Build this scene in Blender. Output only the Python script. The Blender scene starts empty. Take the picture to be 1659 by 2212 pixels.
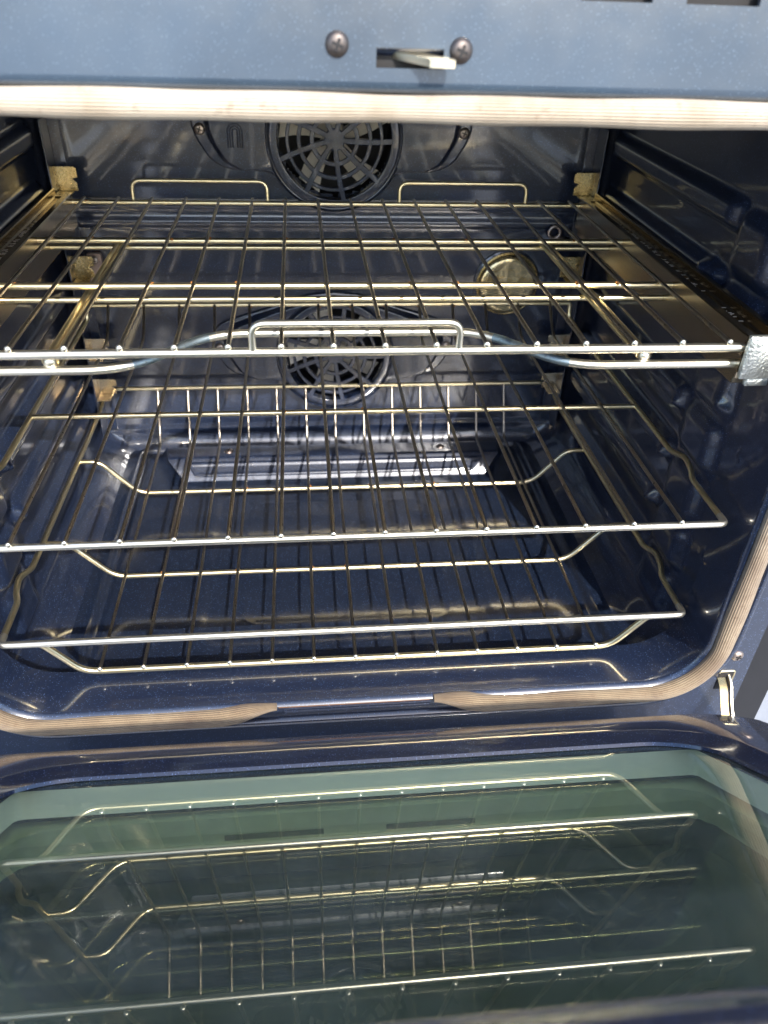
import bpy, bmesh, math, random
from mathutils import Vector, Matrix
R = math.radians
random.seed(7)
sc = bpy.context.scene
COL = sc.collection

# ------------------------------------------------------------------ camera
cd = bpy.data.cameras.new('camera')
cam = bpy.data.objects.new('camera', cd); COL.objects.link(cam)
cam.location = (-0.0383, -0.495, 0.2159)
cam.rotation_euler = (R(54.4164), R(-1.8027), R(-5.5602))
cd.sensor_fit = 'VERTICAL'; cd.sensor_height = 24.0; cd.sensor_width = 24.0
cd.lens = 1654.9 / 2212.0 * 24.0
cd.clip_start = 0.01; cd.clip_end = 500
cd.dof.use_dof = True; cd.dof.focus_distance = 0.66; cd.dof.aperture_fstop = 4.6
sc.camera = cam

# ------------------------------------------------------------------ daylight
SUN = Vector((0.225, -0.765, 0.612)).normalized()
elev = math.asin(SUN.z)
world = bpy.data.worlds.new('World'); sc.world = world; world.use_nodes = True
wn = world.node_tree.nodes; wl = world.node_tree.links
wn.clear()
sky = wn.new('ShaderNodeTexSky'); sky.sky_type = 'NISHITA'; sky.sun_disc = False
sky.sun_elevation = elev; sky.sun_rotation = math.atan2(SUN.x, SUN.y)
bg = wn.new('ShaderNodeBackground'); bg.inputs[1].default_value = 0.15
wo = wn.new('ShaderNodeOutputWorld')
wl.new(sky.outputs[0], bg.inputs[0]); wl.new(bg.outputs[0], wo.inputs[0])
sl = bpy.data.lights.new('sun', 'SUN'); sl.energy = 2.7; sl.angle = R(0.53); sl.color = (1.0, 0.94, 0.85)
sun = bpy.data.objects.new('sun', sl); COL.objects.link(sun)
sun.rotation_euler = (-SUN).to_track_quat('-Z', 'Y').to_euler()
sc.view_settings.view_transform = 'Standard'; sc.view_settings.look = 'None'
sc.view_settings.exposure = 1.55; sc.view_settings.gamma = 1.0
sc.view_settings.use_curve_mapping = False
sc.cycles.use_denoising = True
sc.cycles.max_bounces = 14; sc.cycles.glossy_bounces = 8; sc.cycles.transparent_max_bounces = 16
sc.cycles.sample_clamp_indirect = 12.0
sc.cycles.blur_glossy = 0.6

# ------------------------------------------------------------------ materials
def newmat(name):
    m = bpy.data.materials.new(name); m.use_nodes = True
    nt = m.node_tree; b = nt.nodes['Principled BSDF']
    return m, nt, b
def node(nt, t, **kw):
    n = nt.nodes.new(t)
    for k, v in kw.items(): setattr(n, k, v)
    return n
def coords(nt):
    return node(nt, 'ShaderNodeTexCoord').outputs['Object']
def ramp(nt, src, stops):
    r = node(nt, 'ShaderNodeValToRGB'); e = r.color_ramp.elements
    while len(e) > 1: e.remove(e[0])
    e[0].position, e[0].color = stops[0][0], (*stops[0][1], 1)
    for p, c in stops[1:]:
        q = e.new(p); q.color = (*c, 1)
    nt.links.new(src, r.inputs[0]); return r.outputs[0]
def g(v): return (v, v, v)
def noise(nt, scale, detail=3, rough=.6, co=None):
    n = node(nt, 'ShaderNodeTexNoise'); n.inputs['Scale'].default_value = scale
    n.inputs['Detail'].default_value = detail; n.inputs['Roughness'].default_value = rough
    nt.links.new(co if co else coords(nt), n.inputs['Vector']); return n.outputs['Fac']
def mix(nt, fac, a, b, blend='MIX'):
    n = node(nt, 'ShaderNodeMix', data_type='RGBA', blend_type=blend)
    for v, i in ((fac, 0), (a, 6), (b, 7)):
        if isinstance(v, bpy.types.NodeSocket): nt.links.new(v, n.inputs[i])
        else: n.inputs[i].default_value = v if i == 0 else (*v, 1)
    return n.outputs[2]
def bump(nt, h, strength, dist, b, into=None):
    n = node(nt, 'ShaderNodeBump'); n.inputs['Strength'].default_value = strength
    n.inputs['Distance'].default_value = dist
    nt.links.new(h, n.inputs['Height'])
    if into: nt.links.new(into, n.inputs['Normal'])
    nt.links.new(n.outputs[0], b.inputs['Normal']); return n.outputs[0]

def enamel(name, base, fleck, metal, rough, coatr, wav=.00035, grease=.25, fleck_scale=900, spec=.12, blotch=.28):
    m, nt, b = newmat(name); co = coords(nt)
    v = node(nt, 'ShaderNodeTexVoronoi'); v.inputs['Scale'].default_value = fleck_scale
    nt.links.new(co, v.inputs['Vector'])
    dot = ramp(nt, v.outputs['Distance'], [(.0, g(1)), (.26, g(1)), (.42, g(0))])
    sep = node(nt, 'ShaderNodeSeparateColor'); nt.links.new(v.outputs['Color'], sep.inputs[0])
    pick = ramp(nt, sep.outputs[0], [(.62, g(0)), (.80, g(.35)), (.96, g(1))])
    fl = mix(nt, 1.0, dot, pick, 'MULTIPLY')
    n1 = noise(nt, 7, 4, .6, co)
    c0 = mix(nt, n1, tuple(x * (1 - blotch) for x in base), tuple(x * (1 + blotch) for x in base))
    b.inputs['Base Color'].default_value = (*base, 1)
    nt.links.new(mix(nt, fl, c0, fleck), b.inputs['Base Color'])
    b.inputs['Metallic'].default_value = metal
    b.inputs['Roughness'].default_value = rough
    b.inputs['Specular IOR Level'].default_value = spec
    b.inputs['Coat Weight'].default_value = 1.0; b.inputs['Coat IOR'].default_value = 1.7
    n2 = noise(nt, 38, 5, .65, co)
    cr = ramp(nt, n2, [(.35, g(coatr)), (.75, g(coatr + .16 * grease))])
    nt.links.new(cr, b.inputs['Coat Roughness'])
    n3 = noise(nt, 26, 2, .5, co)
    bn = node(nt, 'ShaderNodeBump'); bn.inputs['Strength'].default_value = .5; bn.inputs['Distance'].default_value = wav
    nt.links.new(n3, bn.inputs['Height'])
    nt.links.new(bn.outputs[0], b.inputs['Coat Normal']); nt.links.new(bn.outputs[0], b.inputs['Normal'])
    return m
M = {}
M['enamel'] = enamel('navy_enamel', (.0090, .0155, .038), (.085, .13, .25), .12, .36, .070, spec=.6)
M['floor_enamel'] = enamel('dull_floor_enamel', (.0070, .0125, .029), (.085, .13, .25), .12, .38, .13, wav=.00015, spec=.5)  # darker base and duller coat than the walls
M['front_enamel'] = enamel('lit_front_enamel', (.051, .078, .114), (.095, .138, .19), .40, .45, .09, grease=.9, spec=.35, blotch=.5)  # navy enamel painted paler to stand for the bright surroundings it mirrors
M['door_enamel'] = enamel('door_enamel', (.015, .027, .068), (.15, .23, .44), .20, .42, .05, spec=.3)

def chrome(name, col, rough, tint=(.62, .45, .22), amt=.45, grime=.5, bmp=.2):
    m, nt, b = newmat(name); co = coords(nt)
    n1 = noise(nt, 30, 4, .6, co)
    n2 = noise(nt, 420, 3, .7, co)
    t = ramp(nt, n1, [(.40, g(0)), (.72, g(amt))])
    c = mix(nt, t, col, tint)
    d = ramp(nt, n2, [(.56, g(0)), (.74, g(grime))])
    nt.links.new(mix(nt, d, c, (.16, .12, .08)), b.inputs['Base Color'])
    b.inputs['Metallic'].default_value = 1.0
    r = ramp(nt, n2, [(.3, g(rough)), (.75, g(rough + .2 * min(1, grime * 2)))])
    nt.links.new(r, b.inputs['Roughness'])
    if bmp: bump(nt, n2, bmp, .00010, b)
    return m
M['chrome'] = chrome('rack_chrome', (.94, .82, .54), .30, (.88, .68, .32), .5, .15, .0)
M['front_chrome'] = chrome('front_rail_chrome', (.98, .93, .80), .34, (.94, .82, .56), .4, .05, .0)
M['wire'] = chrome('rack_wire_steel', (.46, .42, .36), .24, (.35, .24, .14), .6, .7)
M['slide'] = chrome('slide_steel', (.54, .45, .32), .22, (.50, .36, .18), .6, .0, 0)
M['brass'] = chrome('zinc_yellow_steel', (.46, .36, .18), .22, (.42, .28, .10), .6, .3)
M['latchsteel'] = chrome('latch_steel', (.92, .84, .66), .34, (.8, .66, .4), .3, .1, 0)
M['screw'] = chrome('screw_steel', (.42, .36, .32), .35, (.30, .20, .16), .5, .4)
M['darkscrew'] = chrome('dark_screw_steel', (.13, .115, .11), .45, (.16, .13, .12), .5, .4)
M['probe'] = chrome('probe_steel', (.62, .50, .45), .38, (.45, .33, .28), .5, .2)
M['oxide'] = chrome('oxidised_rod', (.34, .40, .42), .38, (.25, .38, .45), .8, .9)
M['bead'] = chrome('wire_tip_chrome', (.95, .90, .78), .34, (.8, .6, .3), .3, .1, 0)
def hammered():
    m, nt, b = newmat('crinkled_zinc_plate'); co = coords(nt)
    b.inputs['Base Color'].default_value = (.80, .82, .76, 1); b.inputs['Metallic'].default_value = 1
    b.inputs['Roughness'].default_value = .42
    bump(nt, noise(nt, 420, 2, .5, co), .8, .0012, b); return m
M['hammered'] = hammered()
def plain(name, col, rough, metal=0, spec=.5, var=.25, scale=60):
    m, nt, b = newmat(name)
    n1 = noise(nt, scale, 4)
    nt.links.new(mix(nt, n1, tuple(x * (1 - var) for x in col), tuple(min(1, x * (1 + var)) for x in col)), b.inputs['Base Color'])
    b.inputs['Roughness'].default_value = rough; b.inputs['Metallic'].default_value = metal
    b.inputs['Specular IOR Level'].default_value = spec
    return m
M['black'] = plain('black_trim', (.010, .010, .012), .45)
M['dark'] = plain('dark_recess', (.012, .011, .012), .7)
M['rust'] = plain('weld_rust', (.34, .14, .035), .8, 0, .3, .5, 300)
M['alu'] = plain('fan_blade_steel', (.72, .67, .58), .5, .25, .5, .25, 90)
M['pale'] = plain('pale_painted_wall', (.96, .95, .74), .55, 0, .4, .08, 40)
M['greysteel'] = plain('galvanised_wall', (.50, .50, .40), .45, .3, .5, .2, 50)
M['slotgrey'] = plain('shadowed_slot', (.12, .13, .10), .7)
M['etch'] = plain('etched_mark', (.80, .80, .76), .5, 0, .5, .3, 500)
M['insul'] = plain('rusty_gap', (.16, .085, .05), .8, 0, .3, .6, 120)
def ground_mat():
    m, nt, b = newmat('pale_concrete'); co = coords(nt)
    n1 = noise(nt, 1.3, 6, .6, co); n2 = noise(nt, 60, 5, .7, co)
    c = mix(nt, n1, (.27, .29, .33), (.36, .38, .41))
    nt.links.new(mix(nt, n2, c, (.30, .30, .31)), b.inputs['Base Color'])
    b.inputs['Roughness'].default_value = .9
    bump(nt, n2, .4, .004, b); return m
M['ground'] = ground_mat()
def gasket_mat():
    # braided glass-fibre sleeve: uv.x runs along the rope (metres), uv.y round it (0..1)
    m, nt, b = newmat('braided_gasket')
    uv = node(nt, 'ShaderNodeUVMap'); uv.uv_map = 'UVMap'
    sep = node(nt, 'ShaderNodeSeparateXYZ'); nt.links.new(uv.outputs[0], sep.inputs[0])
    def m2(op, a, bb):
        n = node(nt, 'ShaderNodeMath', operation=op)
        for i, v in enumerate((a, bb)):
            if v is None: continue
            if isinstance(v, bpy.types.NodeSocket): nt.links.new(v, n.inputs[i])
            else: n.inputs[i].default_value = v
        return n.outputs[0]
    rows = m2('MULTIPLY', sep.outputs[1], 26.0)
    frac = m2('FRACT', rows, None)
    tri = m2('ABSOLUTE', m2('SUBTRACT', frac, .5), None)           # 0 in the rib's middle .. 0.5 in the seam
    along = m2('MULTIPLY', sep.outputs[0], 640.0)
    par = m2('MULTIPLY', m2('FLOOR', rows, None), .5)
    zig = m2('ADD', along, m2('ADD', par, m2('MULTIPLY', tri, 1.4)))
    st = m2('ABSOLUTE', m2('SUBTRACT', m2('FRACT', zig, None), .5), None)
    h = m2('SUBTRACT', 1.0, m2('ADD', m2('MULTIPLY', m2('POWER', m2('MULTIPLY', tri, 2.0), 2.0), .75), m2('MULTIPLY', st, .45)))
    co = coords(nt)
    n1 = noise(nt, 18, 5, .65, co); n2 = noise(nt, 160, 3, .6, co)
    lit_tone = ramp(nt, n1, [(.30, (.34, .27, .19)), (.50, (.46, .38, .29)), (.72, (.55, .48, .38))])
    dim_tone = ramp(nt, n1, [(.30, (.15, .095, .060)), (.50, (.245, .175, .105)), (.72, (.35, .265, .165))])
    # light painted in: lower run darker and browner, upper run paler
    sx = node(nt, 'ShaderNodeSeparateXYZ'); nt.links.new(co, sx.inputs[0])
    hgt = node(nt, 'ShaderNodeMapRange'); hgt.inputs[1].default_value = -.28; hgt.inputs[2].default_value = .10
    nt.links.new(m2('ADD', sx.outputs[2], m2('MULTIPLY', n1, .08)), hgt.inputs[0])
    c = mix(nt, hgt.outputs[0], dim_tone, lit_tone)
    c = mix(nt, ramp(nt, n2, [(.58, g(0)), (.75, g(.45))]), c, (.16, .09, .05))
    seam = ramp(nt, h, [(.05, g(.42)), (.60, g(1))])
    nt.links.new(mix(nt, 1.0, c, seam, 'MULTIPLY'), b.inputs['Base Color'])
    b.inputs['Roughness'].default_value = .75; b.inputs['Sheen Weight'].default_value = .15
    bump(nt, h, .9, .0009, b); return m
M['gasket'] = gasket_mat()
def thin_glass(name, tint, boost, rough=.0, smear=.0, scale=1.0):
    m, nt, b = newmat(name); nt.nodes.remove(b)
    out = nt.nodes['Material Output']
    tr = node(nt, 'ShaderNodeBsdfTransparent'); tr.inputs[0].default_value = (*tint, 1)
    gl = node(nt, 'ShaderNodeBsdfGlossy'); gl.inputs['Roughness'].default_value = rough
    gl.inputs['Color'].default_value = (.97, 1.0, .93, 1)
    # Schlick reflectance of a thin sheet, the same from both sides
    ge = node(nt, 'ShaderNodeNewGeometry'); vm = node(nt, 'ShaderNodeVectorMath', operation='DOT_PRODUCT')
    nt.links.new(ge.outputs['Normal'], vm.inputs[0]); nt.links.new(ge.outputs['Incoming'], vm.inputs[1])
    def mt(op, a, bb=0.):
        n = node(nt, 'ShaderNodeMath', operation=op)
        for i, v in enumerate((a, bb)):
            if isinstance(v, bpy.types.NodeSocket): nt.links.new(v, n.inputs[i])
            else: n.inputs[i].default_value = v
        return n.outputs[0]
    f0 = ((boost - 1) / (boost + 1)) ** 2
    p5 = mt('POWER', mt('SUBTRACT', 1.0, mt('ABSOLUTE', vm.outputs['Value'])), 5.0)
    fac = mt('MULTIPLY', mt('ADD', mt('MULTIPLY', p5, 1 - f0), f0), scale)
    mx = node(nt, 'ShaderNodeMixShader')
    nt.links.new(fac, mx.inputs[0]); nt.links.new(tr.outputs[0], mx.inputs[1]); nt.links.new(gl.outputs[0], mx.inputs[2])
    last = mx.outputs[0]
    if smear:
        co = coords(nt)
        n1 = noise(nt, 9, 6, .7, co)
        di = node(nt, 'ShaderNodeBsdfDiffuse'); di.inputs[0].default_value = (.55, .57, .46, 1)
        f = ramp(nt, n1, [(.35, g(smear * .25)), (.75, g(smear))])
        m3 = node(nt, 'ShaderNodeMixShader')
        nt.links.new(f, m3.inputs[0]); nt.links.new(last, m3.inputs[1]); nt.links.new(di.outputs[0], m3.inputs[2])
        last = m3.outputs[0]
    nt.links.new(last, out.inputs[0]); return m
M['glass'] = thin_glass('door_glass', (.965, .985, .92), 1.70, .0, .17, 1.0)
M['glassback'] = thin_glass('glass_rear_face', (.965, .985, .93), 1.06, scale=.12)
M['midglass'] = thin_glass('door_middle_glass', (.95, .98, .88), 1.30, scale=.40)
M['outglass'] = thin_glass('door_outer_tinted_glass', (.018, .027, .015), 1.30, scale=.25)
def lampglass():
    m, nt, b = newmat('lamp_glass'); co = coords(nt)
    b.inputs['Base Color'].default_value = (.76, .62, .34, 1); b.inputs['Metallic'].default_value = .9
    b.inputs['Roughness'].default_value = .18; b.inputs['Coat Weight'].default_value = 1
    w = node(nt, 'ShaderNodeTexNoise'); w.inputs['Scale'].default_value = 70
    nt.links.new(co, w.inputs['Vector']); bump(nt, w.outputs[0], .6, .002, b); return m
M['lamp'] = lampglass()

# ------------------------------------------------------------------ mesh helpers
def link(name, me, mat, parent=None, smooth=True):
    o = bpy.data.objects.new(name, me); COL.objects.link(o)
    if mat is not None and not me.materials: me.materials.append(M[mat] if isinstance(mat, str) else mat)
    if smooth and me.polygons:
        me.polygons.foreach_set('use_smooth', [True] * len(me.polygons))
    if parent is not None:
        o.parent = parent
        if parent.type == 'EMPTY': o.location = -Vector(parent.location)
    return o
def mesh(name, verts, faces):
    me = bpy.data.meshes.new(name); me.from_pydata([tuple(v) for v in verts], [], faces); me.update(); return me
class MB:
    def __init__(s): s.v = []; s.f = []; s.uv = {}
    def add(s, v, f):
        n = len(s.v); s.v += [Vector(x) for x in v]; s.f += [tuple(i + n for i in q) for q in f]; return n
    def box(s, a, b):
        (x0, y0, z0), (x1, y1, z1) = a, b
        s.add([(x0,y0,z0),(x1,y0,z0),(x1,y1,z0),(x0,y1,z0),(x0,y0,z1),(x1,y0,z1),(x1,y1,z1),(x0,y1,z1)],
              [(3,2,1,0),(4,5,6,7),(0,1,5,4),(1,2,6,5),(2,3,7,6),(3,0,4,7)])
    def obox(s, c, hx, hy, hz, mtx):
        v = [c + mtx @ Vector((i*hx, j*hy, k*hz)) for k in (-1,1) for (i,j) in ((-1,-1),(1,-1),(1,1),(-1,1))]
        s.add(v, [(3,2,1,0),(4,5,6,7),(0,1,5,4),(1,2,6,5),(2,3,7,6),(3,0,4,7)])
    def loft(s, loops, cap0=False, cap1=False, closed=True):
        n = len(loops[0]); base = len(s.v)
        for L in loops: s.v += [Vector(p) for p in L]
        for i in range(len(loops) - 1):
            for j in range(n if closed else n - 1):
                a = base + i*n + j; b = base + i*n + (j+1) % n
                s.f.append((a, b, b + n, a + n))
        if cap0: s.f.append(tuple(base + j for j in reversed(range(n))))
        if cap1: s.f.append(tuple(base + (len(loops)-1)*n + j for j in range(n)))
        return base
    def tube(s, path, r, seg=10, closed=False, cap=True, rz=None, taper=None):
        path = [Vector(p) for p in path]; n = len(path); rings = []
        up = None
        for i, p in enumerate(path):
            if closed: t = path[(i+1) % n] - path[i-1]
            else: t = path[min(i+1, n-1)] - path[max(i-1, 0)]
            t.normalize()
            if up is None:
                up = Vector((0, 0, 1)) if abs(t.z) < .9 else Vector((0, 1, 0))
            a = (up - t * up.dot(t)).normalized(); up = a; b = t.cross(a)
            k = taper(i) if taper else 1
            rings.append([p + (a * math.cos(q) * r + b * math.sin(q) * (rz or r)) * k for q in (2*math.pi*j/seg for j in range(seg))])
        if closed: rings.append(rings[0])
        s.loft(rings, cap and not closed, cap and not closed)
    def sphere(s, c, r, sx=1, sy=1, sz=1, u=10, w=7):
        c = Vector(c); loops = []
        for i in range(1, w):
            th = math.pi * i / w
            loops.append([c + Vector((r*sx*math.sin(th)*math.cos(q), r*sy*math.sin(th)*math.sin(q), r*sz*math.cos(th))) for q in (2*math.pi*j/u for j in range(u))])
        b = s.loft(loops)
        t = s.add([c + Vector((0,0,r*sz))], []); d = s.add([c - Vector((0,0,r*sz))], [])
        for j in range(u):
            s.f.append((t, b + (j+1) % u, b + j)); e = b + (w-2)*u
            s.f.append((d, e + j, e + (j+1) % u))
    def build(s, name, mat, parent=None, smooth=True, sharp=35, bevel=0):
        me = mesh(name, s.v, s.f); o = link(name, me, mat, parent, smooth)
        bm = bmesh.new(); bm.from_mesh(me); bmesh.ops.recalc_face_normals(bm, faces=bm.faces[:]); bm.to_mesh(me); bm.free()
        if smooth and sharp: me.set_sharp_from_angle(angle=R(sharp))
        if bevel:
            md = o.modifiers.new('bevel', 'BEVEL'); md.width = bevel; md.segments = 2; md.limit_method = 'ANGLE'
        return o
def fillet(pts, r, n=6):
    """Round the inner corners of a polyline."""
    pts = [Vector(p) for p in pts]; out = [pts[0]]
    rs = r if isinstance(r, (list, tuple)) else [r] * len(pts)
    for i in range(1, len(pts) - 1):
        a, p, b = pts[i-1], pts[i], pts[i+1]
        d0 = (a - p); d1 = (b - p); k = min(rs[i], d0.length * .48, d1.length * .48)
        s = p + d0.normalized() * k; e = p + d1.normalized() * k
        for j in range(n + 1):
            t = j / n; out.append(s * (1-t)**2 + p * 2*t*(1-t) + e * t*t)
    out.append(pts[-1]); return out
def rrect(hx0, hx1, a0, a1, r, n=8):
    """Rounded rectangle loop (u, w) counter-clockwise."""
    out = []
    for cx, cy, q in ((hx1-r, a1-r, 0), (hx0+r, a1-r, 90), (hx0+r, a0+r, 180), (hx1-r, a0+r, 270)):
        for j in range(n + 1):
            t = R(q + 90*j/n); out.append((cx + r*math.cos(t), cy + r*math.sin(t)))
    return out
def lathe_y(mb, c, prof, seg=20):
    """Profile [(radius, y offset)] turned about the y axis through c."""
    c = Vector(c)
    mb.loft([[c + Vector((r*math.cos(q), dy, r*math.sin(q))) for q in (2*math.pi*j/seg for j in range(seg))] for r, dy in prof], False, True)
def lathe(mb, c, axis, prof, seg=20):
    c = Vector(c); axis = Vector(axis).normalized()
    u = axis.orthogonal().normalized(); w = axis.cross(u)
    mb.loft([[c + u*r*math.cos(q) + w*r*math.sin(q) + axis*h for q in (2*math.pi*j/seg for j in range(seg))] for r, h in prof], False, True)
def tag(o, label=None, cat=None, group=None, kind=None):
    if label: o['label'] = label
    if cat: o['category'] = cat
    if group: o['group'] = group
    if kind: o['kind'] = kind
    return o
def empty(name, loc):
    o = bpy.data.objects.new(name, None); COL.objects.link(o); o.location = loc; o.empty_display_size = .05
    bpy.context.view_layer.update(); return o
def again(o, name, parent, loc):
    """A copy that shares its mesh."""
    c = o.copy(); COL.objects.link(c); c.name = name; c.parent = parent; c.location = loc; return c

# ------------------------------------------------------------------ ground
GZ = -0.80
mb = MB(); mb.add([(-150,-150,GZ),(150,-150,GZ),(150,150,GZ),(-150,150,GZ)], [(0,1,2,3)])
tag(mb.build('ground', 'ground', None, False), kind='structure')

# ------------------------------------------------------------------ the oven
oven = empty('oven', (0, .3, GZ))
tag(oven, 'open oven with dark navy speckled enamel cavity and tan braided door gasket', 'oven')
sm = lambda e0, e1, x: (lambda t: t*t*(3-2*t))(max(0., min(1., (x-e0)/(e1-e0))))
WX, YB, ZF, ZC = .318, .445, -.335, .160

# outer casing, closed behind and on top
mb = MB()
for sx in (-1, 1):
    mb.box((min(sx*.372, sx*.404), -.026, GZ), (max(sx*.372, sx*.404), .62, .33))
mb.box((-.3715, .58, GZ), (.3715, .62, .33)); mb.box((-.3715, -.02, .31), (.3715, .579, .33)); mb.box((-.3715, -.02, GZ), (.3715, .579, GZ+.03))
mb.box((-.3715, -.02, GZ+.031), (.3715, -.012, -.46))
mb.build('casing', 'black', oven, False)
# drawer front below the door
mb = MB(); P = rrect(-.371, .371, GZ+.06, -.392, .010, 5)
mb.loft([[(x, -.021, z) for x, z in P], [(x, -.080, z) for x, z in P], [(x*.995, -.086, z*.998-.001) for x, z in P]], True, True)
mb.build('drawer_front', 'enamel', oven, True, 40)

# front frame with rolled lip, gasket seat and outer ridge
OX, OZ0, OZ1, ORD = .314, -.318, .151, .050
mb = MB()
prof = [(0,.012),(0,-.034),(.0008,-.0375),(.003,-.0395),(.0052,-.0375),(.0065,-.034),(.0250,-.0325),(.0265,-.0360),(.0285,-.0375),(.0310,-.0375),(.0330,-.0355),(.0345,-.030)]
loops = []
for d, y in prof:
    loops.append([(x, y, z) for x, z in rrect(-OX-d, OX+d, OZ0-d, OZ1+d, ORD+d, 12)])
loops.append([(x, -.029, z) for x, z in rrect(-.3705, .3705, -.455, .30, .004, 12)])
loops.append([(x, -.015, z) for x, z in rrect(-.3705, .3705, -.455, .30, .004, 12)])
mb.loft(loops)
frame = mb.build('front_frame', 'enamel', oven, True, 60)

# side walls: pressed sheet, ridges that carry the racks
def emboss(y, z):
    h = 0
    for k in range(7):
        zc = .060 - .055*k
        a = sm(.105, .125, y) * (1 - sm(.395, .412, y))
        h += .0105 * a * (1 - sm(.006, .014, abs(z - zc)))
        # front nose of each guide, dropping to the next one
        zd = zc - .018
        b = sm(.040, .060, y) * (1 - sm(.095, .118, y))
        h = max(h, .0100 * b * (1 - sm(.014, .030, abs(z - zd))))
    for (dy, dz) in ((.122,-.114),(.122,-.166),(.122,-.218),(.010,-.107),(.010,-.211),(.053,-.078),(.140,.012),(.012,.02)):
        d = math.hypot(y-dy, z-dz); h += .0050 * math.exp(-(d/.0055)**2)
    # stiffening seam near the mouth
    h += .0016 * math.exp(-((y+.012)/.0022)**2) * sm(-.262,-.250, z)
    return h
def wall(side, name):
    ny, nz = 150, 170; vs = []; fs = []
    for i in range(ny + 1):
        y = -.036 + (YB + .001 + .036) * i / ny
        for j in range(nz + 1):
            z = ZF - .012 + (ZC - ZF + .024) * j / nz
            x = WX - emboss(y, z)
            rr = .045                                            # rounded into floor and back wall
            if z < ZF + rr: x -= rr - math.sqrt(max(0, rr*rr - min(rr, ZF + rr - z)**2))
            if y > YB - .030: x -= .030 - math.sqrt(max(0, .030**2 - min(.03, y - YB + .030)**2))
            if y < -.02: x -= .004 * sm(-.02, -.036, y)
            vs.append((side * x, y, z))
    for i in range(ny):
        for j in range(nz):
            a = i*(nz+1) + j; q = (a, a+1, a+nz+2, a+nz+1); fs.append(q if side > 0 else q[::-1])
    return link(name, mesh(name, vs, fs), 'enamel', oven)
wall(-1, 'left_wall'); wall(1, 'right_wall')

# floor pan with pressed grooves and a raised front step
def floor_z(x, y):
    z = ZF
    def rr_sd(px, py, hx, y0, y1, r):
        cx, cy, hy = 0, (y0+y1)/2, (y1-y0)/2
        dx, dy = abs(px-cx) - (hx-r), abs(py-cy) - (hy-r)
        return math.hypot(max(dx,0), max(dy,0)) + min(max(dx,dy),0) - r
    d = rr_sd(x, y, .259, .020, .437, .020)
    z += -.0050 * (1 - sm(-.0030, .0030, d)) + .0012 * math.exp(-((d-.004)/.003)**2) - .0030 * math.exp(-((d+.003)/.0028)**2)
    d2 = rr_sd(x, y, .150, .060, .330, .025)
    z += -.0014 * (1 - sm(-.006, .006, d2))
    d3 = rr_sd(x, y, .110, .085, .305, .020)
    z += .0003 * math.exp(-(d3/.002)**2)
    z += .0125 * (1 - sm(-.036, .004, y)) * (1 - .0*abs(x))
    e = rr_sd(x, y + .06, .255, 0, .0685, .010); z += .0006 * (1 - sm(-.004, .002, e))
    z += .006 * sm(.436, .447, y)
    return z
nx, ny = 220, 170; vs = []; fs = []
for i in range(nx + 1):
    x = -.300 + .600 * i / nx
    for j in range(ny + 1):
        y = -.0355 + (YB + .0355) * j / ny
        z = floor_z(x, y)
        t = abs(x) - (WX - .045)
        if t > 0: z += .045 - math.sqrt(max(0, .045**2 - t*t))
        vs.append((x, y, z))
for i in range(nx):
    for j in range(ny):
        a = i*(ny+1) + j; fs.append((a, a+ny+1, a+ny+2, a+1))
link('floor_pan', mesh('floor_pan', vs, fs), 'floor_enamel', oven)

# back wall with pressed ledges and two openings for the fans
FANS = [(.002, .0575), (.001, -.197)]
def back_y(x, z):
    y = YB
    for zc, w, h in ((-.017, .0030, .003), (-.036, .0045, .0035), (-.309, .0025, .0025)):
        y -= h * math.exp(-((z-zc)/w)**2)
    t = abs(x) - (WX - .034)
    if t > 0: y -= .034 - math.sqrt(max(0, .034**2 - min(t, .034)**2))
    if z < ZF + .03:
        t = min(.03, ZF + .03 - z); y -= (.03 - math.sqrt(max(0, .03**2 - t*t))) * .5
    return y
nx, nz = 190, 150; vs = []; fs = []
for i in range(nx + 1):
    x = -.312 + .624 * i / nx
    for j in range(nz + 1):
        z = ZF - .006 + (ZC - ZF + .012) * j / nz
        vs.append((x, back_y(x, z), z))
for i in range(nx):
    for j in range(nz):
        a = i*(nz+1) + j; m_ = Vector(vs[a])
        if any(math.hypot(m_.x - cx, m_.z - cz) < .064 for cx, cz in FANS): continue
        fs.append((a, a+1, a+nz+2, a+nz+1))
link('back_wall', mesh('back_wall', vs, fs), 'enamel', oven)
# ceiling
vs = []; fs = []; n = 60
for i in range(n + 1):
    for j in range(n + 1):
        x = -.314 + .628*i/n; y = -.03 + (YB+.03)*j/n
        vs.append((x, y, ZC - .003*math.exp(-((abs(x)-.2)/.01)**2)))
for i in range(n):
    for j in range(n):
        a = i*(n+1)+j; fs.append((a, a+1, a+n+2, a+n+1))
link('ceiling', mesh('ceiling', vs, fs), 'enamel', oven)

# raised heat shield at the back of the floor
mb = MB()
def ring4(P, n=10):
    out = []
    for k in range(4):
        a, b = Vector(P[k]), Vector(P[(k+1) % 4])
        out += [a.lerp(b, t/n) for t in range(n)]
    return out
bot = [(-.199,.357,-.3405), (.199,.357,-.3405), (.238,.415,-.3405), (-.238,.415,-.3405)]
def top(e, dz): return [(-.218+e,.3785+e,-.3165+dz), (.218-e,.3785+e,-.3165+dz), (.224-e,.406-e,-.3165+dz), (-.224+e,.406-e,-.3165+dz)]
mb.loft([ring4(bot), ring4([(x*.998, y+.0008, z+.002) for x, y, z in bot]), ring4(top(-.0012,-.0018)), ring4(top(.0008, 0)), ring4(top(.003, .0003))], False, True)
shield = mb.build('heat_shield', 'enamel', oven, True, 35)
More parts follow.
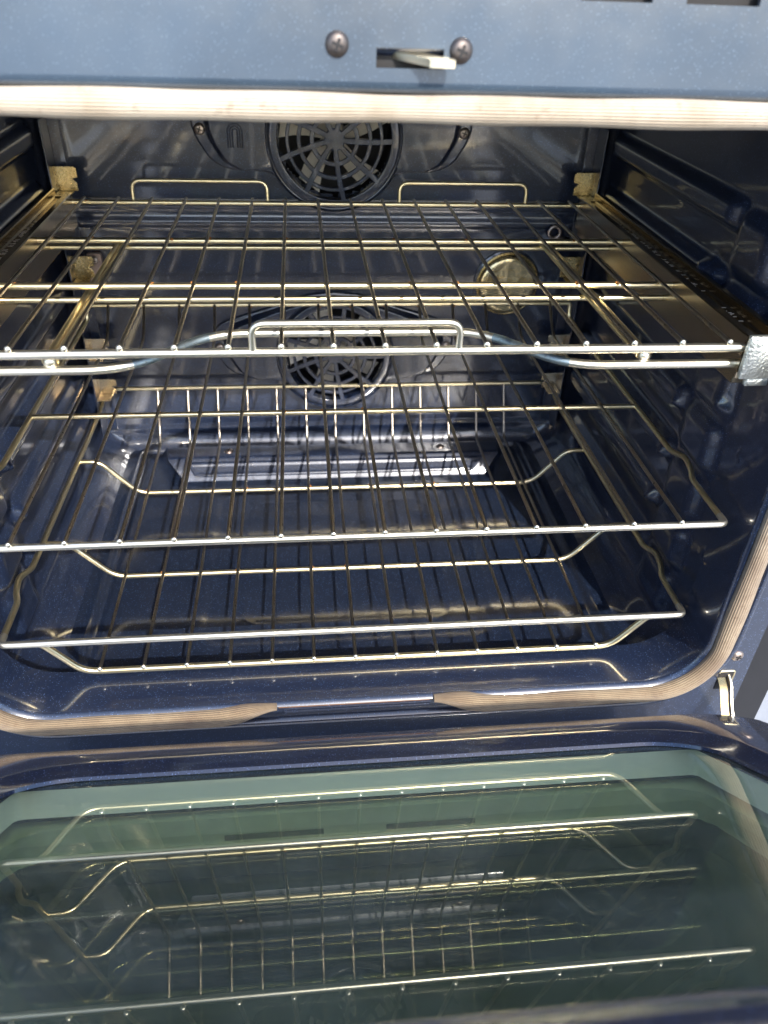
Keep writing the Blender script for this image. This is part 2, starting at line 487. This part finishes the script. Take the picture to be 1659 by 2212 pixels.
# pressed field on its sloping face
def face(u, v, h):
    # u -1..1 along, v 0..1 up the slope, h out of it
    y = .3578 + (.3778-.3578)*v; z = -.3385 + (-.3183+.3385)*v; hw = .199 + (.217-.199)*v
    return Vector((u*hw, y - h*.70, z + h*.70))
def frame4(eu, ev, h): return ring4([face(-1+eu, ev, h), face(1-eu, ev, h), face(1-eu, 1-ev, h), face(-1+eu, 1-ev, h)])
mb = MB(); mb.loft([frame4(.085,.14,.0004), frame4(.09,.18,.0014), frame4(.10,.26,.0017), frame4(.106,.32,.0012), frame4(.112,.37,.0010)], False, True)
mb.build('pressed_field', 'enamel', shield, True, 60)
def screw_head(name, c, axis, r, parent, mat='screw', cross=True):
    mb = MB(); lathe(mb, c, axis, [(r*1.05, -.0006), (r, .0004), (r*.92, r*.28), (r*.7, r*.46), (r*.4, r*.54), (r*.05, r*.56)], 18)
    o = mb.build(name, mat, parent)
    if cross:
        ax = Vector(axis).normalized(); u = ax.orthogonal().normalized(); w = ax.cross(u)
        a = R(25); u2 = u*math.cos(a)+w*math.sin(a); w2 = ax.cross(u2)
        mx = Matrix((u2, w2, ax)).transposed(); mb = MB()
        mb.obox(Vector(c)+ax*r*.50, r*.50, r*.12, r*.10, mx); mb.obox(Vector(c)+ax*r*.50, r*.12, r*.50, r*.101, mx)
        d = mb.build('cross_slot', 'dark', o, False)
    return o
for x in (-.146, .146):
    screw_head('screw', (x*.97, .392, -.3163), (0, 0, 1), .0055, shield)

# fan covers
def fan_cover(cx, cz):
    pts = [(0,-.076),(.030,-.071),(.052,-.057),(.066,-.041),(.085,-.036),(.118,-.036),(.138,-.026),(.152,-.004),(.157,.012),(.154,.028),(.142,.040),(.118,.048),(.085,.058),(.052,.070),(.030,.076),(0,.079)]
    poly = pts + [(-x, z) for x, z in reversed(pts[1:-1])]
    N = 120
    def rad(poly, q):
        d = Vector((math.cos(q), math.sin(q))); best = .05
        for k in range(len(poly)):
            a, b = Vector(poly[k]), Vector(poly[(k+1) % len(poly)]); e = b - a
            det = d.x*-e.y + e.x*d.y
            if abs(det) < 1e-12: continue
            t = (a.x*-e.y + e.x*a.y) / det; s = (d.x*a.y - d.y*a.x) / det
            if t > 0 and -1e-6 <= s <= 1+1e-6: best = max(best, t)
        return best
    out = [rad(poly, 2*math.pi*k/N) for k in range(N)]
    inner = [(x*.885 if abs(x) > .09 else x*.97, z*.95) for x, z in poly]
    inn = [rad(inner, 2*math.pi*k/N) for k in range(N)]
    L = lambda rs, y: [(cx + r*math.cos(2*math.pi*k/N), y, cz + r*math.sin(2*math.pi*k/N)) for k, r in enumerate(rs)]
    mb = MB()
    mb.loft([L(out, .4455), L([r-.0006 for r in out], .4425), L([r-.002 for r in out], .4415), L([r-.0035 for r in out], .4413), L([min(o-.004, max(.0795, r+.005)) for r, o in zip(inn, out)], .4411), L([min(o-.0045, max(.079, r+.003)) for r, o in zip(inn, out)], .4410),
             L([min(o-.005, max(.078, r+.001)) for r, o in zip(inn, out)], .4395), L([max(.0775, r-.001) for r in inn], .4310), L([max(.0768, r-.003) for r in inn], .4292), L([max(.0767, r-.005) for r in inn], .4289),
             L([.0765]*N, .4288), L([.0755]*N, .4315), L([.0742]*N, .4318), L([.0732]*N, .4296), L([.0722]*N, .4268), L([.0705]*N, .4256), L([.0640]*N, .4254), L([.0628]*N, .4262), L([.0626]*N, .4350)])
    cover = mb.build('fan_cover', 'enamel', oven, True, 70)
    cover.modifiers.new('weighted', 'WEIGHTED_NORMAL').keep_sharp = True
    # grille: hub, four rings, nine spokes
    mb = MB(); yf = .4254
    def ring(r0, r1):
        K = 72; c = .0006
        mb.loft([[(cx+r*math.cos(2*math.pi*k/K), y, cz+r*math.sin(2*math.pi*k/K)) for k in range(K)] for r, y in
                 ((r0, yf+.003), (r0, yf+c), (r0+c, yf), (r1-c, yf), (r1, yf+c), (r1, yf+.003))])
    ring(.0224, .0274); ring(.0370, .0417); ring(.0500, .0540)
    lathe_y(mb, (cx, yf+.003, cz), [(.0115, 0), (.0115, -.0024), (.0105, -.003), (.001, -.0031)], 24)
    for k in range(9):
        q0 = R(90 + 40*k + 20 + 6)
        w = .0031; L0 = []
        for r in (.0085, .020, .035, .050, .0635):
            q = q0 + (r - .03) * 1.6
            d = Vector((math.cos(q), 0, math.sin(q))); p = Vector((-math.sin(q), 0, math.cos(q)))
            c0 = Vector((cx, 0, cz)) + d*r; ww = w * (1.0 if r > .01 else .8)
            L0.append([c0 + p*a*ww + Vector((0, yf + yy - .00015, 0)) for a, yy in ((-1,.003),(-1,.0006),(-.75,0),(.75,0),(1,.0006),(1,.003))])
        mb.loft(L0, True, True)
    mb.build('grille', 'enamel', cover, True, 22)
    # pressed badge beside the grille
    mb = MB()
    for r in (.0026, .0052, .0078):
        mb.tube([(cx-.108+s*r, .4290, cz-.010) if t is None else (cx-.108+r*math.cos(t), .4290, cz+.006+r*math.sin(t)) for s, t in ([(-1,None)] + [(0, math.pi - math.pi*k/10) for k in range(11)] + [(1,None)])], .0009, 6)
    if cz > 0: mb.build('embossed_mark', 'enamel', cover)
    for sx in (-1, 1):
        screw_head('screw', (cx + sx*.1465, .4412, cz + .006), (0,-1,0), .0062, cover)
    # what turns behind it
    mb = MB()
    lathe_y(mb, (cx, .500, cz), [(.0668, -.056), (.0668, 0), (.002, .0005)], 32)
    mb.build('fan_housing', 'dark', oven)
    mb = MB(); lathe_y(mb, (cx, .466, cz), [(.014, .01), (.014, -.012), (.010, -.014), (.001, -.0145)], 20)
    fan = mb.build('convection_fan', 'alu', oven)
    for k in range(5):
        mb = MB(); q0 = 2*math.pi*k/5 + (.2 if cz > 0 else .5)
        Lp = []
        for r in (.012, .028, .044, .060):
            q = q0 + (r-.012)*5; d = Vector((math.cos(q), 0, math.sin(q))); p = Vector((-d.z, 0, d.x))
            c0 = Vector((cx, .450, cz)) + d*r; w = .006 + r*.12
            Lp.append([c0 - p*w + Vector((0,.006,0)), c0 + p*w + Vector((0,-.006,0)), c0 + p*w + Vector((0,-.005,0)), c0 - p*w + Vector((0,.007,0))])
        mb.loft(Lp, True, True); mb.build('blade', 'alu', fan)
for cx, cz in FANS: fan_cover(cx, cz)

# lamp on the back wall
LX, LZ = .219, -.108
mb = MB(); lathe_y(mb, (LX, .444, LZ), [(.0425, .002), (.0420, -.003), (.0395, -.004), (.0385, -.001), (.036, -.001)], 40)
lampo = mb.build('lamp_bezel', 'enamel', oven)
mb = MB(); lathe_y(mb, (LX, .444, LZ), [(.0382, .000), (.0380, -.005), (.0370, -.0085), (.0345, -.0108), (.030, -.0122), (.0285, -.0118), (.022, -.0128), (.0205, -.0124), (.012, -.0133), (.001, -.0136)], 40)
mb.build('lamp_glass', 'lamp', lampo)
mb = MB(); mb.tube([(LX + .0384*math.cos(2*math.pi*k/40), .439, LZ + .0384*math.sin(2*math.pi*k/40)) for k in range(40)], .0016, 8, True)
mb.build('lamp_ring', 'brass', lampo)

# corner brackets with hook tabs
for sx in (-1, 1):
    mb = MB(); mb.box((min(sx*.301, sx*.3025), .404, -.300), (max(sx*.301, sx*.3025), .432, .075))
    mb.box((min(sx*.289, sx*.301), .4305, -.300), (max(sx*.289, sx*.301), .432, .075))
    br = mb.build('rack_bracket', 'enamel', oven, False, bevel=.0004)
    for z in (.016, -.080, -.178, -.232):
        mb = MB(); hh = .0125 if z > -.1 else .010
        P = [(sx*.303, .418, z+hh), (sx*.303, .418, z-hh), (sx*.2785, .418, z-hh), (sx*.2785, .418, z-hh*.35), (sx*.283, .418, z+hh*.0), (sx*.277, .418, z+hh*.1), (sx*.277, .418, z+hh*.85), (sx*.2795, .418, z+hh)]
        mb.loft([[Vector(p) + Vector((0, d, 0)) for p in P] for d in (0, .0016)], True, True)
        mb.box((min(sx*.283, sx*.300), .400, z-hh-.0016), (max(sx*.283, sx*.300), .4195, z-hh))
        mb.build('hook_tab', 'brass' if z > -.1 else 'slide', br, False, bevel=.0004)
# temperature probe (left) and its counterpart clip (right)
mb = MB(); P = rrect(-.289, -.272, -.108, -.070, .003, 3)
mb.loft([[(x, .4425, z) for x, z in P], [(x, .4385, z) for x, z in P], [(x*1+(.0005 if x < -.28 else -.0005), .4375, z) for x, z in P]], False, True)
pr = mb.build('probe_plate', 'probe', oven)
screw_head('screw', (-.2805, .4378, -.078), (0,-1,0), .0048, pr)
mb = MB(); mb.tube([(-.2795, .438, -.099), (-.2800, .415, -.101), (-.2805, .380, -.104)], .0036, 12); mb.build('probe_rod', 'probe', pr)
mb = MB(); mb.tube([(.270 + .007*math.cos(2*math.pi*k/20), .4385, -.044 + .007*math.sin(2*math.pi*k/20)) for k in range(20)], .0022, 8, True)
cl = mb.build('wire_clip', 'screw', oven)
mb = MB(); mb.sphere((.281, .436, -.053), .006, 1.3, .8, .9); mb.build('clip_stud', 'screw', cl)

# top panel with latch slot and vent slots
PY = -.0425
holes = [(.003, .038, .1722, .1812), (.106, .1435, .2040, .216), (.1615, .201, .2040, .216)]
xs = sorted({-.371, .371, *[h[0] for h in holes], *[h[1] for h in holes], *[-.371 + .742*k/30 for k in range(31)]})
zs = sorted({.166, .30, *[h[2] for h in holes], *[h[3] for h in holes], .19, .25})
mb = MB(); base = 0
for x in xs:
    for z in zs: mb.v.append(Vector((x, PY, z)))
for i in range(len(xs)-1):
    for j in range(len(zs)-1):
        mx_, mz_ = (xs[i]+xs[i+1])/2, (zs[j]+zs[j+1])/2
        if any(h[0] < mx_ < h[1] and h[2] < mz_ < h[3] for h in holes): continue
        a = i*len(zs)+j; mb.f.append((a, a+len(zs), a+len(zs)+1, a+1))
bend = [(.166, PY), (.1632, PY+.0002), (.1614, PY+.0012), (.1602, PY+.003), (.1598, PY+.006), (.1598, PY+.014)]
mb.loft([[(x, y, z) for x in (-.371, .371)] for z, y in bend], closed=False)
for h in holes:
    mb.loft([[(h[0], y, h[2]), (h[1], y, h[2]), (h[1], y, h[3]), (h[0], y, h[3])] for y in (PY, PY+.003)])
mb.add([(-.371, PY, .30), (.371, PY, .30), (.371, -.02, .31), (-.371, -.02, .31)], [(0,1,2,3)])
panel = mb.build('top_panel', 'front_enamel', oven, True, 40)
mb = MB(); mb.box((-.36, PY+.0075, .1665), (.36, PY+.0085, .298)); mb.build('panel_backing', 'dark', panel, False)
mb = MB(); mb.box((-.371, -.0400, .1586), (.371, -.0295, .1596)); mb.build('panel_seam', 'chrome', panel, False)
for x, z in ((-.017, .1822), (.0468, .1808)):
    screw_head('screw', (x, PY, z), (.05,-1,.0), .0060, panel, 'darkscrew')
mb = MB()
plan = [(.0105, PY+.009), (.0240, PY+.009), (.0330, PY+.001), (.0415, PY-.0070), (.0425, PY-.0090), (.0425, PY-.0115), (.0418, PY-.0125), (.0300, PY-.0125), (.0290, PY-.0118), (.0285, PY-.0095), (.0150, PY+.003)]
tilt = lambda x, y: (PY - y) * -.10
mb.loft([[(x*k+(1-k)*.03, y, z + tilt(x, y)) for x, y in plan] for z, k in ((.1752, .985), (.1756, 1), (.1782, 1), (.1786, .985))], True, True)
mb.build('door_latch', 'latchsteel', oven, True, 40)

# gasket rope: one length round the mouth, its ends tucked in at the bottom
GX, GZ0, GZ1, GR = .3262, -.3290, .1532, .058
loop = [(x, z) for x, z in rrect(-GX, GX, GZ0, GZ1, GR, 14)]
def densify(P, step):
    out = []
    for a, b in zip(P[:-1], P[1:]):
        a, b = Vector(a), Vector(b); n = max(1, int((b-a).length/step))
        out += [a.lerp(b, k/n) for k in range(n)]
    return out + [Vector(P[-1])]
# start right of the gap at the bottom, go right, up, left, down, back to the gap
seq = [(.068, GZ0)] + loop[45:60] + loop[0:15] + loop[15:30] + loop[30:45] + [(-.072, GZ0)]
pts2 = densify(seq, .006)
mb = MB(); seg = 20; rings = []; n = len(pts2); dist = [0]
for a, b in zip(pts2[:-1], pts2[1:]): dist.append(dist[-1] + (b-a).length)
tot = dist[-1]; uvs = []
for i, p in enumerate(pts2):
    t = (pts2[min(i+1, n-1)] - pts2[max(i-1, 0)]).normalized(); nr = Vector((t.y, -t.x))      # outward
    e = min(dist[i], tot - dist[i]); k = .34 + .66 * sm(-.002, .034, e)
    wob = 1 + .05*math.sin(dist[i]*61) + .04*math.sin(dist[i]*23+1)
    off = -.0088 * (1 - sm(0, .055, e))
    ring = []; thin = .0086 - .0014 * sm(.10, .15, p.y)
    for j in range(seg):
        q = 2*math.pi*j/seg
        a = math.cos(q) * thin * k * wob; b = math.sin(q) * .0082 * (.30 + .70*k) * wob
        c2 = p + nr * (a + off)
        ring.append((c2.x, -.0405 - b*.9 + .0015*(1-k), c2.y))
    rings.append(ring)
mb.loft(rings, True, True)
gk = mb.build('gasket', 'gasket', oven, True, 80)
me = gk.data; uvl = me.uv_layers.new(name='UVMap')
nv = len(pts2)
for poly in me.polygons:
    js = [me.loops[li].vertex_index for li in poly.loop_indices]
    wrap = {v % seg for v in js} >= {0, seg-1}
    for li, v in zip(poly.loop_indices, js):
        i, j = divmod(v, seg); jj = seg if (wrap and j == 0) else j
        uvl.data[li].uv = (dist[min(i, nv-1)], jj/seg)
# strip pressed into the frame where the gasket is interrupted
mb = MB()
for z in (-.3290, -.3345):
    mb.tube([(-.066, -.0335, z), (.066, -.0335, z)], .0017, 8)
mb.build('vent_strip', 'enamel', oven)
mb = MB(); mb.box((-.071, -.0352, -.3275), (.068, -.0330, -.3215)); mb.build('vent_slot', 'insul', oven, False)
# screw in the frame's right stile and the door hinge below it
screw_head('screw', (.353, -.0295, -.296), (0,-1,0), .0058, oven)
mb = MB(); Ls = []
for p in fillet([(.3520, -.026, -.3235), (.3520, -.038, -.3270), (.3500, -.050, -.3400), (.3505, -.060, -.3520), (.3550, -.074, -.3590), (.3580, -.092, -.3560)], .012, 5):
    Ls.append([p + Vector((-.0010,0,.0042)), p + Vector((.0010,0,.0042)), p + Vector((.0010,-.0010,-.0042)), p + Vector((-.0010,-.001,-.0042))])
mb.loft(Ls, True, True); hg = mb.build('door_hinge', 'latchsteel', oven, True, 30)
mb = MB(); Ls = []
for p in fillet([(.3455, -.028, -.3280), (.3450, -.040, -.3340), (.3440, -.052, -.3480), (.3440, -.066, -.3610), (.3450, -.086, -.3620)], .014, 5):
    Ls.append([p + Vector((-.0035,0,.0050)), p + Vector((.0040,0,.0050)), p + Vector((.0040,-.001,.0030)), p + Vector((-.0035,-.001,.0030))])
mb.loft(Ls, True, True); mb.build('hinge_arm', 'brass', hg, True, 30)
mb = MB(); mb.box((.3425, -.0305, -.340), (.3575, -.0296, -.317)); mb.build('hinge_slot', 'dark', hg, False)
mb = MB(); mb.tube(fillet([(.3425, -.0300, -.3185), (.3430, -.0300, -.3160), (.3575, -.0300, -.3160), (.3575, -.0300, -.3330)], .003, 4), .0009, 6)
mb.build('slot_rim', 'chrome', hg)

# ------------------------------------------------------------------ door, tilted half shut
T = R(39.5); ct, st_ = math.cos(T), math.sin(T)
def D(x, s, h=0.): return Vector((x, -s*ct + h*st_, -.381 + s*st_ + h*ct))
def dl(x, s0, s1, r, h, n=12): return [D(u, w, h) for u, w in rrect(-x, x, s0, s1, r, n)]
mb = MB()
mb.loft([dl(.322, .121, .636, .046, -.052), dl(.325, .118, .639, .048, -.048), dl(.325, .118, .639, .048, .001), dl(.3242, .1188, .638, .048, .0040), dl(.322, .121, .636, .047, .0058), dl(.319, .124, .632, .046, .0062),
         dl(.2685, .1660, .530, .058, .0062), dl(.2665, .1680, .528, .057, .0058), dl(.2640, .1705, .526, .055, .0045), dl(.2530, .1840, .512, .047, .0010), dl(.2515, .1855, .5105, .046, .0006), dl(.2508, .1862, .5098, .0455, -.0020)])
door = mb.build('door', 'door_enamel', oven, True, 60)
def slab(name, mat, x, s0, s1, h0, h1):
    mb = MB()
    mb.loft([dl(x, s0, s1, .004, h0, 2), dl(x, s0, s1, .004, h1, 2)], True, True)
    o = mb.build(name, mat, door, False); o.data.materials.append(M['glassback'])
    n = Vector((0, st_, ct))
    for p in o.data.polygons: p.material_index = int(p.normal.dot(n) < .5)
    return o
slab('inner_glass', 'glass', .262, .180, .521, -.0068, -.0025)
slab('middle_glass', 'midglass', .256, .184, .516, -.0300, -.0262)
slab('outer_glass', 'outglass', .318, .126, .630, -.0560, -.0515)
mb = MB(); mb.loft([dl(.2515, .1855, .5110, .006, -.0070, 3), dl(.2505, .1865, .5100, .006, -.0260, 3)]); mb.build('inner_box', 'pale', door, True, 40)
mb = MB(); mb.loft([dl(.2600, .1800, .5200, .006, -.0302, 3), dl(.246, .1940, .5060, .030, -.0302, 3), dl(.244, .196, .504, .030, -.0312, 3), dl(.244, .196, .504, .030, -.0512, 3)]); ob = mb.build('outer_box', 'greysteel', door, True, 40)
mb = MB()
for x0, x1 in ((-.105, -.035), (.010, .075)):
    mb = MB(); mb.loft([[D(x0, .1965, -.0432), D(x1, .1965, -.0432), D(x1, .1965, -.0468), D(x0, .1965, -.0468)], [D(x0, .1972, -.0432), D(x1, .1972, -.0432), D(x1, .1972, -.0468), D(x0, .1972, -.0468)]], True, True)
    mb.build('vent_slot', 'slotgrey', ob, False)
mb = MB(); mb.loft([dl(.3215, .1225, .634, .046, -.0508, 3), dl(.246, .1940, .5060, .030, -.0508, 3)]); mb.build('outer_liner', 'dark', door, False)

# ------------------------------------------------------------------ racks
def wires(root, xs, path, r, mat, tip=None, seg=8):
    """One wire mesh shared by every wire of a rack."""
    mb = MB(); mb.tube(path, r, seg)
    nf = len(mb.f)
    if tip: mb.sphere(Vector(path[0]) + Vector((0, .0004, .0002)), tip, 1, .75, 1, 10, 7)
    first = None
    for x in xs:
        if first is None:
            first = mb.build('wire', mat, root, True, 60); first.data.materials.append(M['bead'])
            for p in first.data.polygons: p.material_index = int(p.index >= nf)
            loc0 = first.location.copy(); first.location.x = loc0.x + x
        else: again(first, 'wire', root, (loc0.x + x, loc0.y, loc0.z))
def rod(root, name, pts, r, mat='chrome', fr=0, seg=12, cap=True):
    mb = MB(); mb.tube(fillet(pts, fr, 6) if fr else pts, r, seg, False, cap); return mb.build(name, mat, root, True, 60)
def welds(root, spots, r=.0019):
    mb = MB(); rnd = random.Random(len(spots))
    for p in spots:
        if rnd.random() < .35: continue
        k = r * rnd.uniform(.55, 1.15)
        mb.sphere(Vector(p) + Vector((rnd.uniform(.0012, .0024)*rnd.choice((-1,1)), rnd.uniform(-.0015,.0015), rnd.uniform(-.0006,.0006))), k, 1.0, 1.2, .7, 6, 4)
    o = mb.build('weld_rust', 'rust', root, True); o['kind'] = 'stuff'

# --- top: gliding rack
r1 = empty('gliding_rack', (0, .2, -.03))
tag(r1, 'topmost chrome rack with raised front handle and steel slide rails on both sides', 'oven rack', 'racks in the oven')
s1 = .036; x1 = [(i-7.5)*s1 for i in range(16)]
wires(r1, x1, [(0,.0020,0), (0,.20,-.0002), (0,.4050,0)], .00165, 'wire', .0024)
rod(r1, 'front_rail', [(-.283,.0050,-.0050), (.283,.0050,-.0050)], .0032, 'front_chrome')
rod(r1, 'rear_rail', [(-.284,.4035,-.0042), (.284,.4035,-.0042)], .0026)
for y in (.137, .263): rod(r1, 'cross_rod', [(-.283,y,-.0044), (.283,y,-.0044)], .0028)
rod(r1, 'handle', [(-.0735,.0035,-.002), (-.0735,.0015,.0170), (.0700,.0015,.0170), (.0700,.0035,-.002)], .0025, 'front_chrome', .012)
for a, b in ((-.2185, -.0735), (.0735, .2185)):
    rod(r1, 'backstop_loop', [(a,.4045,-.003), (a,.4060,.0180), (b,.4060,.0180), (b,.4045,-.003)], .0021, 'chrome', .010)
fr_path = fillet([(-.283,.013,-.0205), (-.163,.013,-.0205), (-.108,.076,-.0205), (.102,.076,-.0205), (.155,.011,-.0205), (.283,.011,-.0205)], .028, 8)
lf = rod(r1, 'lower_front_rod', fr_path, .0033, 'front_chrome'); lf.data.materials.append(M['oxide'])
for p in lf.data.polygons: p.material_index = int(.108 < abs(p.center.x) < .158)
for y in (.150, .296): rod(r1, 'lower_cross_rod', [(-.283,y,-.0205), (.283,y,-.0205)], .0026)
for sx in (-1, 1):
    for dx in (-.0032, .0032):
        rod(r1, 'lower_long_rod', [(sx*.2135+dx,.0165,-.0155), (sx*.2135+dx,.300,-.0155)], .0026)
    mb = MB(); mb.sphere((sx*.2135, .0150, -.0150), .0046, 1.05, .8, 1.05, 14, 9); mb.build('weld_bead', 'bead', r1)
welds(r1, [(x, y, -.0022) for x in x1 for y in (.137, .263, .4035)])
for sx in (-1, 1):
    # channel section pulled along y
    sec = [(.2830,-.0290), (.2830,.0035), (.2838,.0045), (.2890,.0048), (.2900,.0035), (.2910,.0010), (.2985,.0010), (.2998,.0025), (.3000,.0085), (.3008,.0095), (.3045,.0095), (.3052,.0085), (.3052,-.0290), (.3040,-.0290), (.3040,.0080), (.3018,.0080), (.3014,-.0002), (.2850,-.0002), (.2846,-.0270), (.2900,-.0278), (.2900,-.0290)]
    mb = MB(); mb.loft([[(sx*x, y, z) for x, z in sec] for y in (.0035, .10, .20, .30, .4060)], True, True)
    sl_ = mb.build('slide_rail', 'slide', r1, True, 30)
    # outer stationary rail below it
    mb = MB(); mb.box((min(sx*.2865, sx*.3060), .012, -.0375), (max(sx*.2865, sx*.3060), .405, -.0300)); mb.build('fixed_rail', 'slide', r1, False, bevel=.0008)
    # crinkled end plate and the tongue under it
    mb = MB(); z0, z1 = -.0265, .0062
    for (xa, xb, y0, za, zb) in ((.2815, .3085, -.0045, -.0265, .0068), (.2905, .3085, .0000, -.0345, -.0272)):
        P = rrect(xa, xb, za, zb, .0012, 3)
        mb.loft([[(sx*x, y0+.0040, z) for x, z in P], [(sx*x, y0+.0008, z) for x, z in P], [(sx*(x+(.0008 if x < (xa+xb)/2 else -.0008)), y0, z+(.0008 if z < (za+zb)/2 else -.0008)) for x, z in P]], True, True)
    mb.build('end_plate', 'hammered', sl_, True, 50)
    # etched line of lettering, worn to strokes
    mb = MB(); rnd = random.Random(3); y = .305
    while y > .045:
        if .075 < y < .105: y -= .002; continue
        if rnd.random() < .12: y -= .006
        w = rnd.choice((.5, .5, 1, 1, .8)); xa = .2925 + rnd.choice((0,0,0,.0022)); xb = xa + .0058*w
        sk = rnd.choice((0, 0, 0, .0015, -.0015))
        mb.add([(sx*xa, y, .00118), (sx*xb, y+sk, .00118), (sx*xb, y+sk+.0010, .00118), (sx*xa, y+.0010, .00118)], [(0,1,2,3)])
        y -= rnd.choice((.0022, .0030, .0030, .0042))
    mb.build('etched_lettering', 'etch', sl_, False)['kind'] = 'stuff'

def side_profile(sx, yf, yb, z, zj, yb2, zb):
    X = .302
    return [(sx*(X), yf, z), (sx*X, .052, z), (sx*(X+.006), .066, z+.0005), (sx*(X+.006), .080, z+zj), (sx*X, .094, z+.001), (sx*X, yb, z), (sx*(X-.004), yb2, zb)]
# --- middle rack
r2 = empty('wire_rack', (0, .2, -.150))
tag(r2, 'middle flat chrome wire rack with long wires ending in beads on its front rail', 'oven rack', 'racks in the oven')
s2 = .0403; x2 = [(i-6.5)*s2 for i in range(14)]; z2 = -.1446
wires(r2, x2, fillet([(0,-.0225,z2), (0,.20,z2-.0002), (0,.358,z2), (0,.389,z2+.0300)], .014), .00165, 'wire', .0023)
def hoop(root, yf, z, rr, yb, zb, xb, r_front, r_side, mid):
    rod(root, 'front_rail', fillet([(-.302, yf+.012, z), (-.302, yf, z), (.302, yf, z), (.302, yf+.012, z)], .008), r_front, 'front_chrome')
    for sx in (-1, 1):
        rod(root, 'side_rail', fillet([(sx*.302, yf+.011, z), (sx*.3025, .048, z), (sx*.3080, .062, z), (sx*.3085, .078, z+.0040), (sx*.3020, .094, z+.0010), (sx*.3015, mid, z), (sx*xb, yb-.002, zb-.010), (sx*xb, yb, zb)], [.006]*8), r_side)
    rod(root, 'back_rail', fillet([(-xb, yb, zb-.001), (-xb, yb+.0008, zb+.006), (xb, yb+.0008, zb+.006), (xb, yb, zb-.001)], .006), r_side)
hoop(r2, -.0195, z2-.0046, 0, .390, z2+.0235, .288, .0029, .0026, .362)
rod(r2, 'cross_rod', [(-.3015,.1855,z2-.0044), (.3015,.1855,z2-.0044)], .0027)
welds(r2, [(x, .1855, z2-.0022) for x in x2] + [(x, .390, z2+.027) for x in x2])
# --- lower rack with a dropped bed
r3 = empty('wire_rack', (0, .2, -.31))
tag(r3, 'lowest chrome wire rack whose bed of wires hangs below its front rail', 'oven rack', 'racks in the oven')
s3 = .0381; x3 = [(i-6)*s3 for i in range(13)]; z3 = -.304; zr = -.2625
wires(r3, x3, fillet([(0,.0000,z3), (0,.20,z3-.0002), (0,.392,z3), (0,.4275,z3+.0640)], .010), .00165, 'wire', .0024)
hoop(r3, -.0065, zr, 0, .427, -.246, .300, .0032, .0028, .402)
rod(r3, 'dropped_front_rod', fillet([(-.2715,-.0035,zr-.003), (-.2680,-.0025,zr-.0065), (-.2440,.0030,z3-.0046), (.2440,.0030,z3-.0046), (.2680,-.0025,zr-.0065), (.2715,-.0035,zr-.003)], [.0, .003, .014, .014, .003, 0]), .0029)
for y in (.134, .288):
    rod(r3, 'dropped_cross_rod', fillet([(-.301,y,zr-.001), (-.279,y,zr-.001), (-.2400,y,z3-.0046), (.2400,y,z3-.0046), (.279,y,zr-.001), (.301,y,zr-.001)], .014), .0026)
welds(r3, [(x, y, z3-.0024) for x in x3 for y in (.134, .288)])
